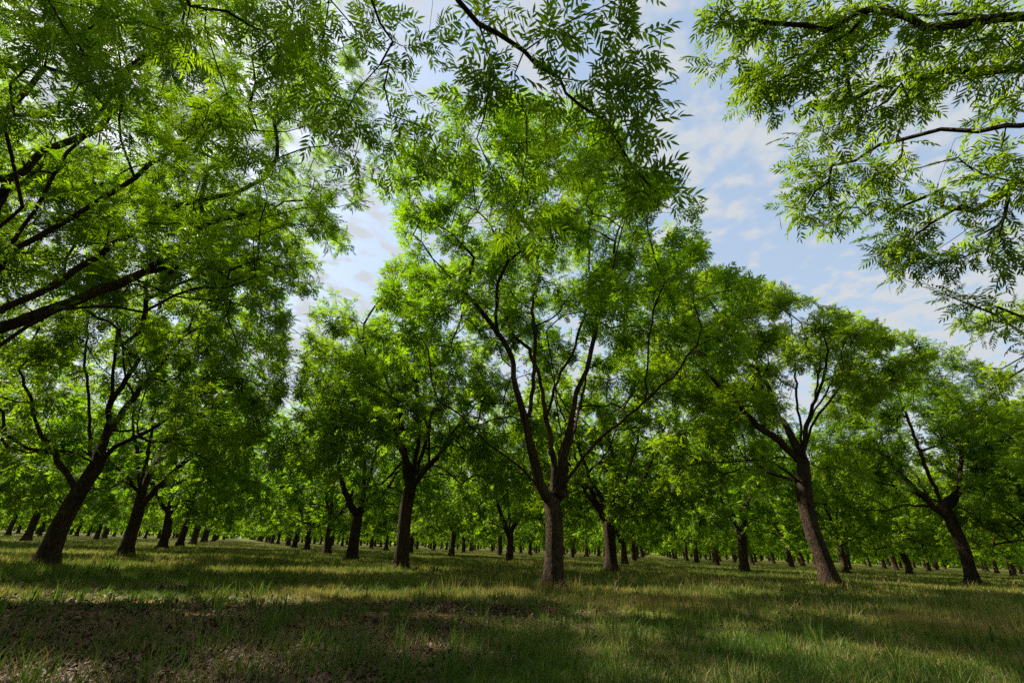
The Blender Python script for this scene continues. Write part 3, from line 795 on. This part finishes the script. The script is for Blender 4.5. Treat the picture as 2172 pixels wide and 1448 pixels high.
for (cx, cy, rx, ry, n, a, b) in [
    (1530, 50, 40, 45, 10, 5.2, 5.7), (1490, 135, 25, 22, 4, 5.3, 5.6), (1590, 100, 55, 80, 16, 5.2, 5.8), (1610, 200, 45, 40, 10, 5.4, 5.8), (1680, 60, 70, 60, 15, 5.2, 6.0),
    (1680, 170, 60, 60, 14, 5.4, 6.0), (1770, 60, 70, 60, 16, 5.4, 6.2), (1790, 150, 70, 60, 17, 5.5, 6.3), (1880, 60, 70, 60, 15, 5.6, 6.5), (1990, 60, 70, 60, 14, 5.8, 6.6), (2110, 50, 70, 60, 15, 5.8, 6.6),
    (1730, 270, 55, 60, 14, 5.8, 6.4), (1830, 250, 70, 60, 17, 5.8, 6.6), (1920, 150, 60, 60, 15, 5.7, 6.5), (1960, 230, 60, 50, 10, 6, 6.8), (2060, 150, 60, 50, 12, 6, 6.8), (2140, 130, 40, 50, 7, 6, 6.8),
    (1720, 360, 50, 45, 13, 6.2, 6.8), (1700, 420, 40, 45, 12, 6.3, 6.9), (1760, 450, 50, 40, 13, 6.4, 7.0), (1810, 370, 60, 50, 13, 6.3, 7.0), (1850, 440, 60, 50, 13, 6.5, 7.2), (1900, 350, 50, 40, 7, 6.4, 7.0),
    (1870, 520, 45, 40, 11, 6.7, 7.3), (1940, 480, 60, 50, 12, 6.6, 7.3), (1930, 570, 50, 30, 9, 6.9, 7.4), (2000, 540, 50, 40, 10, 6.8, 7.4), (2020, 420, 60, 50, 10, 6.6, 7.3), (2080, 330, 60, 40, 8, 6.5, 7.2),
    (2110, 510, 50, 50, 12, 6.8, 7.4), (2140, 420, 40, 50, 8, 6.6, 7.2), (2020, 625, 18, 10, 2, 7, 7.2), (2100, 220, 60, 30, 7, 6.3, 7), (2150, 560, 30, 20, 4, 7, 7.4), (2150, 340, 25, 50, 5, 6.5, 7.2),
    (2080, 640, 50, 30, 5, 7.5, 8.5), (2140, 680, 40, 40, 6, 7.5, 8.5)]:
    near.append(blob(cx, cy, rx, ry, max(2, round(n * .62)), a, b, r))
near = np.concatenate(near)
tips, _ = clumped(bR + np.array([1.8, -1.2, 8.8]), (4.6, 4.6, 5.4), 80, 10, r, lowz=3.4, shell=.5)
tips = frame_filter(tips, allow=[], margin=160)
tips = np.concatenate([near, tips])
HERO['R0'] = (bR, build_tree(tk, lm, tips, .36, r, 0, 7, size=.66, rt=.0038, bf=.3, ck=True, rfac=lambda P: np.where(np.linalg.norm(P - np.array([0, 0, 1.]), axis=1) < 7.6, .62, 1.0),
              lodmap=lambda p: np.where(project(p)[2] & (project(p)[0] < PW + 150), 0, 2)),
              'bright green pecan boughs reaching in from the upper right corner against the sky')

# ---- further tree at the right edge
r = np.random.default_rng(109)
bQ = gz(grid(-1, 1)); fk = bQ + np.array([-.1, 0, 2.6])
lm = [[fk] + px_limb([(2300, 800), (2172, 787), (2133, 804), (2088, 824)], 18, 15.2), [fk] + px_limb([(2300, 850), (2172, 841), (2068, 839), (2000, 850)], 18, 15)] + generic_limbs(bQ, fk, bQ + np.array([0, 0, 8.5]), (6, 6, 5.5), 6, r)
tips, _ = clumped(bQ + np.array([-.3, 0, 8.2]), (6.4, 6.2, 5.6), 170, 14, r, lowz=3.2, shell=.5)
tips = frame_filter(tips, deny=[SKY_MAIN, [(1400, 0), (2260, 0), (2260, 590), (2060, 640), (1960, 730), (1400, 700)], [(1400, 905), (2050, 905), (2180, 1010), (2180, 1300), (1400, 1300)]])
HERO['Q0'] = (bQ, build_tree([bQ, bQ + np.array([0, 0, 1.2]), fk], lm, tips, .36, r, 0, 5, sb=2,
              lodmap=lambda p: np.where(project(p)[0] < PW + 100, 0, 2)),
              'light green pecan foliage drooping at the right edge below the open sky')

HOBJ = {}
for k, (b, ms, lab) in HERO.items():
    HOBJ[k] = tree_object(b, ms, lab)

# ================================================================== the rest of the orchard
def prototype(seed, lod, h, rad, ncl, nt, per, R0, minr=0.):
    r = np.random.default_rng(seed); base = np.zeros(3)
    lean = r.normal(0, .12, 2); zf = r.uniform(2.2, 2.9)
    fk = np.array([lean[0], lean[1], zf])
    cz = h - rad[2]
    c = np.array([lean[0] * 2, lean[1] * 2, cz])
    lm = generic_limbs(base, fk, c, rad, int(r.integers(4, 7)), r)
    tips, _ = clumped(c, rad, ncl, nt, r, lowz=r.uniform(2.0, 2.5), shell=.5, cr_=(.6, 1.0) if lod < 3 else (.8, 1.2), gap=1.0 if lod < 3 else 1.2)
    tips = np.concatenate([tips, skirt(c, rad, 52, 8 if lod < 3 else 4, r, 2.3, 5.2)])
    return build_tree([base, np.array([lean[0] * .2, lean[1] * .2, zf * .4]), np.array([lean[0] * .6, lean[1] * .6, zf * .75]), fk], lm, tips, R0, r, lod, per, minr=minr, sb=2 if lod < 3 else 0, base=base)

MIDS = [prototype(201 + k, 2, 13.4 + .4 * k, (5.6 + .08 * k, 4.8, 5.6 + .14 * k), 165, 10, 6, .26 + .012 * k, .006) for k in range(6)]
FARS = [prototype(301 + k, 3, 13.4 + .5 * k, (5.7, 5.0, 5.8), 150, 5, 6, .29, .022) for k in range(4)]

IDX = dict(T6=(3, -1), T7=(4, -1), T10=(2, 2), T11=(3, 3), T12=(2, 0), T13=(3, 0), T14=(4, 0), T15=(5, 0), T16=(2, 1), T17=(3, 1),
           T18=(1, 2), T19=(2, 3), T20=(1, 3), T21=(1, 4), T25=(4, 1))
USED = {(1, 1), (2, -1), (0, 0), (0, 1), (1, 0), (1, -1), (0, 2), (0, -1), (-1, -1), (-1, 0), (-1, 1)}
NAMED = {
 'T6': 'third trunk in the leaning row left of the grassy aisle, low side limb',
 'T7': 'fourth and slimmer trunk in the leaning row left of the grassy aisle',
 'T10': 'slim trunk close behind the short stout sunlit one right of the centre',
 'T11': 'smallest of the three lined up trunks right of the central tree',
 'T12': 'second trunk in the row right of the aisle, left of the flared upright tree',
 'T13': 'third trunk in the row right of the grassy aisle, slightly leaning',
 'T14': 'fourth trunk in the row right of the grassy aisle',
 'T15': 'fifth trunk in the row right of the grassy aisle, forked low',
 'T16': 'mid distance trunk just left of the central tree, forked at head height',
 'T17': 'mid distance slim trunk midway between the flared tree and the central tree',
 'T18': 'dark leaning trunk left of the thick sunlit leaning tree, long low limb',
 'T19': 'slim dark trunk two places left of the thick sunlit leaning tree',
 'T20': 'leaning trunk close behind the right side of the thick sunlit leaning tree',
 'T21': 'leaning trunk midway between the two sunlit leaning trees on the right',
 'T25': 'trunk half hidden close behind the flared upright tree left of the centre'}
r = np.random.default_rng(55)
mobj, fobj = [None] * 6, [None] * 4
def put(proto, store, k, base, rz, sc, label, group):
    if store[k] is None:
        store[k] = tree_object(base, proto[k], label, group); o = store[k]
        o.rotation_euler = (0, 0, rz); o.scale = sc
        return o
    return copy_tree(store[k], base, rz, sc, label, group)
n = 0
for nm, ij in IDX.items():
    b = foot(*FOOT[nm]); g = grid(*ij)
    if math.hypot(*(b - g)[:2]) > 4.5: b = g + (b - g) * 4.5 / math.hypot(*(b - g)[:2])
    b = gz(b); USED.add(ij)
    s = r.uniform(.92, 1.05)
    put(MIDS, mobj, n % 6, b, -YAW + PI * int(r.integers(0, 2)) + r.normal(0, .2), (s * r.choice([-1, 1]), s, s * r.uniform(.95, 1.03)), NAMED[nm], 'pecan trees of the orchard'); n += 1
cells = []
for i in range(-4, 30):
    for j in range(-14, 26):
        if (i, j) in USED: continue
        g = grid(i, j) + np.array([*r.normal(0, .45, 2), 0]); D = math.hypot(g[0], g[1]); azm = math.degrees(math.atan2(g[0], g[1]))
        inview = -53 < azm < 54
        if D > 235: continue
        if not inview and not (D < 32 and g[0] < 10) and not (D < 60 and abs(azm) < 66): continue
        cells.append((D, i, j, g, inview))
cells.sort(key=lambda c: c[0])
nt_ = 0
for (D, i, j, g, inview) in cells:
    if nt_ >= 268: break
    nt_ += 1
    b = gz(g)
    if not inview: lab, grp = 'pecan tree standing beyond the picture edge, its trunk out of view', 'pecan trees outside the picture'
    elif j == -1: lab, grp = 'small trunk far along the leaning row that lines the left side of the aisle', 'far trees left of the aisle'
    elif j == 0: lab, grp = 'small trunk far along the row that lines the right side of the aisle', 'far trees right of the aisle'
    elif j < -1: lab, grp = 'pecan tree seen behind the leaning row on the left, trunk small and dark', 'trees behind the left row'
    elif D < 75: lab, grp = 'smaller pecan tree deeper in the orchard right of the aisle, trunk slim', 'middle distance trees'
    else: lab, grp = 'tiny distant pecan tree among the many thin trunks near the horizon', 'distant trees near the horizon'
    s = r.uniform(.88, 1.06); sc = (s * r.choice([-1, 1]), s, s * r.uniform(.90, 1.06)); rz = -YAW + PI * int(r.integers(0, 2)) + r.normal(0, .2)
    if D < 62: put(MIDS, mobj, int(r.integers(0, 6)), b, rz, sc, lab, grp)
    else: put(FARS, fobj, int(r.integers(0, 4)), b, rz, sc, lab, grp)

# far-off trees that read as one mass
r = np.random.default_rng(77); lb = Batch(); tb = Batch()
far = []
for i in range(-6, 46):
    for j in range(-26, 40):
        g = grid(i, j); D = math.hypot(g[0], g[1]); azm = math.degrees(math.atan2(g[0], g[1]))
        if 215 < D < 430 and -56 < azm < 57: far.append((g, D))
done_ = set((round(c[3][0]), round(c[3][1])) for c in cells[:nt_])
tp = []
for g, D in far:
    if D < 236: continue
    c = np.array([g[0], g[1], 7.6]); v = r.normal(0, 1, (15, 3)); v = unit(v) * r.uniform(.5, 1, (15, 1)) * np.array([5.6, 5.6, 5.6]); tp.append(c + v)
    h = np.array([[-.2, 0, 0], [.2, 0, 0], [.17, 0, 4], [-.17, 0, 4], [0, .3, 0], [0, .25, 4]]) + np.array([g[0], g[1], 0])
    tb.add(h, np.array([[0, 1, 2, 3], [1, 4, 5, 2], [4, 0, 3, 5]]))
for a in np.radians(np.arange(-57, 58, .42)):
    D = r.uniform(432, 470); c = np.array([D * math.sin(a), D * math.cos(a), 5.5]); tp.append(c + unit(r.normal(0, 1, (26, 3))) * r.uniform(.4, 1, (26, 1)) * np.array([5, 5, 5.5]))
tp = np.concatenate(tp); leaves(lb, tp, r.normal(0, 1, tp.shape), 3, r, 4, 7.0)
wo = bpy.data.objects.new('distant_trees', lb.mesh('distant_trees', MAT_LEAF)); C.objects.link(wo)
wo['kind'] = 'stuff'; wo['label'] = 'far off mass of green pecan trees along the horizon'; wo['category'] = 'trees'
wt = bpy.data.objects.new('trunks', tb.mesh('trunks', MAT_BARK, attr=False)); C.objects.link(wt); wt.parent = wo; wt['kind'] = 'stuff'

# ================================================================== ground, grass, litter
def turf_amount(x, y):
    """0 = bare litter, 1 = thick grass"""
    D = np.hypot(x, y); az = np.degrees(np.arctan2(x, y))
    base = .50 + .9 * (fbm(x, y, 2.6, 21, 4) - .5) * 1.5
    base = base + np.clip((az + 6) / 45, -.42, .40) * np.clip((16 - D) / 7, 0, 1)          # thin on the left of the foreground
    base = base + np.clip((D - 9.0) / 4, 0, .55)
    base = base - .75 * np.exp(-((D - 9.6) / .55) ** 2) * (np.abs(az + 1) < 8)                # litter in front of the central tree
    for (cx, cy, rx, ry, a) in LITTER: base = base - a * np.exp(-(((x - cx) / rx) ** 2 + ((y - cy) / ry) ** 2))
    return np.clip(base, 0, 1)

LITTER = []
for (px, py, rx, ry, a) in [(1760, 1262, 1.6, .7, 1.2), (1690, 1262, .9, .5, .8), (1060, 1290, 2.0, .6, 1.2), (1180, 1280, .8, .4, .6), (100, 1320, 2.4, .8, 1.0), (330, 1345, 2.4, .8, 1.0), (560, 1320, 1.2, .6, .8),
                            (700, 1370, 1.3, .5, .5), (262, 1184, 1.6, 1.2, 1.0), (1590, 1315, .7, .3, .5), (760, 1320, 1.6, .5, .8), (420, 1250, 1.2, .5, .5), (800, 1256, 1.2, .5, .5), (1650, 1400, .4, .3, .5), (1250, 1390, .5, .3, .5), (60, 1440, .8, .4, .8)]:
    q = foot(px, py); LITTER.append((q[0], q[1], rx, ry, a))
BARE = []
for (px, py, rx, ry) in [(420, 1302, .55, .20), (170, 1298, .5, .16), (640, 1306, .42, .14), (330, 1276, .9, .22), (500, 1280, .45, .16), (590, 1308, .3, .1), (860, 1302, .8, .25), (1150, 1300, .4, .12)]:
    q = foot(px, py); BARE.append((q[0], q[1], rx, ry))

def axis(n, lim, k):
    t = np.linspace(-1, 1, n); return lim * np.sinh(k * t) / math.sinh(k)
gx = axis(321, 1500, 6.6); gy = axis(321, 1500, 6.6) + 8
X, Y = np.meshgrid(gx, gy); Z = ground_z(X, Y)
V = np.stack([X, Y, Z], -1).reshape(-1, 3)
ii = np.arange(320)[:, None] * 321 + np.arange(320)[None]
F = np.stack([ii, ii + 1, ii + 322, ii + 321], -1).reshape(-1, 4)
turf = turf_amount(V[:, 0], V[:, 1]); turf = np.where(np.hypot(V[:, 0], V[:, 1]) > 40, .9, turf)
bare = np.zeros(len(V))
for (cx, cy, rx, ry) in BARE: bare = np.maximum(bare, np.exp(-(((V[:, 0] - cx) / rx) ** 2 + ((V[:, 1] - cy) / ry) ** 2) ** 2))
nn = len(F)
me = mesh_from('ground', V, F.ravel(), np.arange(nn) * 4, np.full(nn, 4), ground_material(), [('turf', 'POINT', turf), ('bare', 'POINT', bare)], True)
go = bpy.data.objects.new('ground', me); C.objects.link(go); go['kind'] = 'structure'; go['label'] = 'orchard floor of soil, leaf litter and turf'; go['category'] = 'ground'

def is_bare(x, y, k=1.0):
    s = np.zeros(len(x))
    for (cx, cy, rx, ry) in BARE: s = np.maximum(s, np.exp(-(((x - cx) / (rx * k)) ** 2 + ((y - cy) / (ry * k)) ** 2) ** 2))
    return s

def polar(n, r0, r1, a0=-60, a1=60):
    a = np.radians(rng.uniform(a0, a1, n)); R = r0 * (r1 / r0) ** rng.uniform(0, 1, n)
    return R * np.sin(a), R * np.cos(a), R

def blades(x, y, R, per, hgt, wid, tint, lean=.45, spread=.05):
    """tufts of curved blades: returns vertices, faces, tints"""
    n = len(x) * per
    X0 = np.repeat(x, per); Y0 = np.repeat(y, per); a = rng.uniform(0, 2 * PI, n); s = np.repeat(spread, per) * np.sqrt(rng.uniform(0, 1, n))
    X0 = X0 + s * np.cos(a); Y0 = Y0 + s * np.sin(a); Z0 = ground_z(X0, Y0) - .005
    h = np.repeat(hgt, per) * rng.uniform(.45, 1.15, n); w = np.repeat(wid, per) * rng.uniform(.6, 1.2, n)
    a2 = a + rng.normal(0, .9, n); ln = h * np.abs(rng.normal(lean, .28, n))
    dx, dy = np.cos(a2) * ln, np.sin(a2) * ln
    f = a2 + PI / 2 + rng.normal(0, .9, n); wx, wy = np.cos(f) * w / 2, np.sin(f) * w / 2
    hz = h * np.sqrt(np.clip(1 - (ln / np.maximum(h, 1e-6)) ** 2 * .6, .15, 1))
    P0 = np.stack([X0, Y0, Z0], 1); Pm = P0 + np.stack([dx * .32, dy * .32, hz * .58], 1); P1 = P0 + np.stack([dx, dy, hz], 1)
    Wv = np.stack([wx, wy, np.zeros(n)], 1)
    V = np.stack([P0 - Wv, P0 + Wv, Pm + Wv * .8, Pm - Wv * .8, P1], 1).reshape(-1, 3)
    t = np.clip(np.repeat(tint, per) + rng.normal(0, .10, n), 0, 1)
    return V, t, n

def grass_mesh(name, sets, mat):
    Vs, Ls, St, To, Ti = [], [], [], [], []; off = 0; lo = 0
    for (V, t, n) in sets:
        base = (np.arange(n) * 5)[:, None] + off
        q = base + np.array([[0, 1, 2, 3, 3, 2, 4]])
        Ls.append(q.ravel()); s = (np.arange(n) * 7)[:, None] + np.array([[0, 4]]) + lo
        St.append(s.ravel()); To.append(np.tile([4, 3], n)); Ti.append(np.repeat(t, 2)); Vs.append(V)
        off += 5 * n; lo += 7 * n
    return mesh_from(name, np.concatenate(Vs), np.concatenate(Ls), np.concatenate(St), np.concatenate(To), mat, [('tint', 'FACE', np.concatenate(Ti))])

MG = grass_material()
def dryness(x, y):
    D = np.hypot(x, y)
    d = .20 + .15 * np.clip((D - 8.5) / 4, -1, 1) + .70 * (fbm(x, y, 3.2, 41, 3) - .5)
    d = d + .33 * np.exp(-((D - 12.6) / 2.0) ** 2) * np.clip(1.6 * fbm(x, y, 2.0, 77, 2) - .35, 0, 1)   # yellowing band before the first trees
    d = d + .25 * np.clip(fbm(x, y, 1.1, 61, 3) - .5, 0, 1)
    return np.clip(d, 0.02, .8)
sets = []
x, y, R = polar(60000, 4.0, 110)
t = turf_amount(x, y); k = rng.uniform(0, 1, len(x)) < np.clip((t - .18) * 1.5, .03, 1) * np.clip(1 - 1.2 * is_bare(x, y, 1.2), 0, 1)
x, y, R, t = x[k], y[k], R[k], t[k]
h = (.06 + .11 * fbm(x, y, 1.7, 31, 3) * (.5 + t)) * np.clip(.75 + (R - 8) / 16, .75, 1.35)
sets.append(blades(x, y, R, 9, h, .0065 * np.clip(R / 6, .8, 6) ** .8, dryness(x, y), .45, .05 * np.clip(R / 6, 1, 8)))
# taller single tufts of broad blades near the camera
x, y, R = polar(4200, 4.2, 26); k = rng.uniform(0, 1, len(x)) < np.clip(.15 + fbm(x, y, 1.3, 91, 3), 0, 1) ** 2
x, y, R = x[k], y[k], R[k]
sets.append(blades(x, y, R, 12, rng.uniform(.18, .34, len(x)), .009 * np.clip(R / 6, .9, 3), np.clip(rng.normal(.14, .09, len(x)), 0, .5), .4, np.full(len(x), .06)))
# uncut grass close round the nearer trunks
for nm, kk in (('T1', 110), ('T2', 60), ('T3', 70), ('T4', 70), ('T8', 70), ('T9', 60), ('T5', 50)):
    b = foot(*FOOT[nm]); a = rng.uniform(0, 2 * PI, kk); q = rng.uniform(.22, .75, kk); x, y = b[0] + q * np.cos(a), b[1] + q * np.sin(a); R = np.hypot(x, y)
    sets.append(blades(x, y, R, 9, rng.uniform(.14, .34, kk), .007 * np.clip(R / 6, .9, 4), np.clip(rng.normal(.45, .16, kk), .05, .9), .35, np.full(kk, .07)))
# low broad-leaved weeds
x, y, R = polar(1500, 4.2, 22); k = fbm(x, y, 1.8, 191, 3) > .55; x, y, R = x[k], y[k], R[k]
sets.append(blades(x, y, R, 16, rng.uniform(.06, .13, len(x)), .024 * np.clip(R / 8, .9, 2), np.clip(rng.normal(.18, .07, len(x)), 0, .4), .8, rng.uniform(.05, .16, len(x))))
go = bpy.data.objects.new('grass', grass_mesh('grass', sets, MG)); C.objects.link(go)
go['kind'] = 'stuff'; go['label'] = 'green and yellowing grass growing between the tree rows'; go['category'] = 'grass'

sets = []
x, y, R = polar(15000, 4.0, 30); d = fbm(x, y, 1.5, 131, 3); k = d > .54
x, y, R = x[k], y[k], R[k]
k = is_bare(x, y, 1.1) < .4; x, y, R = x[k], y[k], R[k]
sets.append(blades(x, y, R, 7, rng.uniform(.07, .2, len(x)), .005 * np.clip(R / 6, .8, 3), np.clip(rng.normal(.86, .12, len(x)), 0, 1), .85, np.full(len(x), .07)))
x, y, R = polar(2600, 10, 40, -8, 56); k = fbm(x, y, 4, 151, 2) > .42; x, y, R = x[k], y[k], R[k]
sets.append(blades(x, y, R, 4, rng.uniform(.3, .5, len(x)), .0045 * np.clip(R / 8, 1, 3), np.clip(rng.normal(.72, .12, len(x)), 0, 1), .22, np.full(len(x), .08)))
go = bpy.data.objects.new('dry_grass', grass_mesh('dry_grass', sets, MG)); C.objects.link(go)
go['kind'] = 'stuff'; go['label'] = 'straw coloured dead grass and seed stalks among the green'; go['category'] = 'dry grass'

# fallen leaflets
n = 150000
x, y, R = polar(n, 3.9, 26); t = turf_amount(x, y)
k = (rng.uniform(0, 1, n) < np.clip(1.15 - 1.5 * t, .04, 1) * np.clip(1 - .93 * is_bare(x, y), 0, 1)); x, y, R = x[k], y[k], R[k]; n = len(x)
L_ = rng.uniform(.04, .11, n) * np.clip(R / 9, .85, 1.6); a = rng.uniform(0, 2 * PI, n); tl = rng.normal(0, .38, n); W_ = L_ * rng.uniform(.2, .42, n)
ex = np.stack([np.cos(a) * np.cos(tl), np.sin(a) * np.cos(tl), np.sin(tl)], 1); ey = np.stack([-np.sin(a), np.cos(a), rng.normal(0, .5, n)], 1)
P = np.stack([x, y, ground_z(x, y) + np.abs(np.sin(tl)) * L_ * .5 + rng.uniform(.004, .03, n)], 1)
V = np.stack([P - ex * L_[:, None] / 2, P + ey * W_[:, None] / 2 + [0, 0, .006], P + ex * L_[:, None] / 2, P - ey * W_[:, None] / 2 + [0, 0, .006]], 1).reshape(-1, 3)
tn = np.clip(rng.normal(.46, .18, n), 0, .95)
lm_ = mesh_from('leaf_litter', V, np.arange(4 * n), np.arange(n) * 4, np.full(n, 4), litter_material(), [('tint', 'FACE', tn)])
go = bpy.data.objects.new('leaf_litter', lm_); C.objects.link(go)
go['kind'] = 'stuff'; go['label'] = 'dry brown fallen leaves scattered over the soil'; go['category'] = 'leaf litter'

# ================================================================== sky and sun
sun = bpy.data.lights.new('sun', 'SUN'); sun.energy = 3.8; sun.angle = math.radians(1.0); sun.color = (1, .91, .77)
so = bpy.data.objects.new('sun', sun); C.objects.link(so)
from mathutils import Vector
sd = Vector((math.sin(SUN_AZ) * math.cos(SUN_EL), math.cos(SUN_AZ) * math.cos(SUN_EL), math.sin(SUN_EL)))
so.rotation_euler = sd.to_track_quat('Z', 'Y').to_euler(); so.location = (-20, 0, 40)
w = bpy.data.worlds.new('World'); bpy.context.scene.world = w; w.use_nodes = True
nt = w.node_tree; N = nt.nodes; L = nt.links; N.clear()
out = N.new('ShaderNodeOutputWorld'); bg = N.new('ShaderNodeBackground'); bg.inputs['Strength'].default_value = .105
sky = N.new('ShaderNodeTexSky'); sky.sky_type = 'NISHITA'; sky.sun_disc = False; sky.sun_elevation = SUN_EL; sky.sun_rotation = SUN_AZ
sky.air_density = 1.2; sky.dust_density = 1.2
tc = N.new('ShaderNodeTexCoord'); sx = N.new('ShaderNodeSeparateXYZ'); L.new(tc.outputs['Generated'], sx.inputs[0])
def M_(op, a, b=None, clamp=False):
    m = N.new('ShaderNodeMath'); m.operation = op; m.use_clamp = clamp
    for k, v in enumerate((a, b)):
        if v is None: continue
        if isinstance(v, (int, float)): m.inputs[k].default_value = v
        else: L.new(v, m.inputs[k])
    return m.outputs[0]
zz = M_('ADD', M_('MAXIMUM', sx.outputs['Z'], 0.0), .10)
cb = N.new('ShaderNodeCombineXYZ'); L.new(M_('DIVIDE', sx.outputs['X'], zz), cb.inputs[0]); L.new(M_('DIVIDE', sx.outputs['Y'], zz), cb.inputs[1])
def wn(scale, det, rough, dist=0.):
    n = N.new('ShaderNodeTexNoise'); n.inputs['Scale'].default_value = scale; n.inputs['Detail'].default_value = det; n.inputs['Roughness'].default_value = rough; n.inputs['Distortion'].default_value = dist
    L.new(cb.outputs[0], n.inputs[0]); return n.outputs[0]
a = wn(1.3, 4, .55, .2); b_ = wn(13.0, 5, .52, .1)
f = M_('ADD', M_('MULTIPLY', a, .45), M_('MULTIPLY', b_, .55))
mr = N.new('ShaderNodeMapRange'); mr.interpolation_type = 'SMOOTHSTEP'; mr.inputs[1].default_value = .44; mr.inputs[2].default_value = .575; mr.inputs[3].default_value = .15; mr.inputs[4].default_value = .96
L.new(f, mr.inputs[0])
hz = M_('MULTIPLY', M_('POWER', M_('SUBTRACT', 1.0, M_('MAXIMUM', sx.outputs['Z'], 0.0)), 2.2), .55)
cf = M_('ADD', mr.outputs[0], hz, True)
ve = N.new('ShaderNodeMix'); ve.data_type = 'RGBA'; ve.inputs[0].default_value = .6; L.new(sky.outputs[0], ve.inputs[6]); ve.inputs[7].default_value = (1.05, 1.38, 1.72, 1)   # thin high veil
mx = N.new('ShaderNodeMix'); mx.data_type = 'RGBA'; L.new(cf, mx.inputs[0]); L.new(ve.outputs[2], mx.inputs[6]); mx.inputs[7].default_value = (1.95, 2.08, 2.22, 1)
L.new(mx.outputs[2], bg.inputs['Color']); L.new(bg.outputs[0], out.inputs['Surface'])

sc = bpy.context.scene
sc.view_settings.view_transform = 'Standard'; sc.view_settings.look = 'None'; sc.view_settings.gamma = 1; sc.view_settings.exposure = 1.66
sc.cycles.use_denoising = False
sc.cycles.max_bounces = 8; sc.cycles.diffuse_bounces = 6; sc.cycles.transmission_bounces = 4; sc.cycles.glossy_bounces = 2
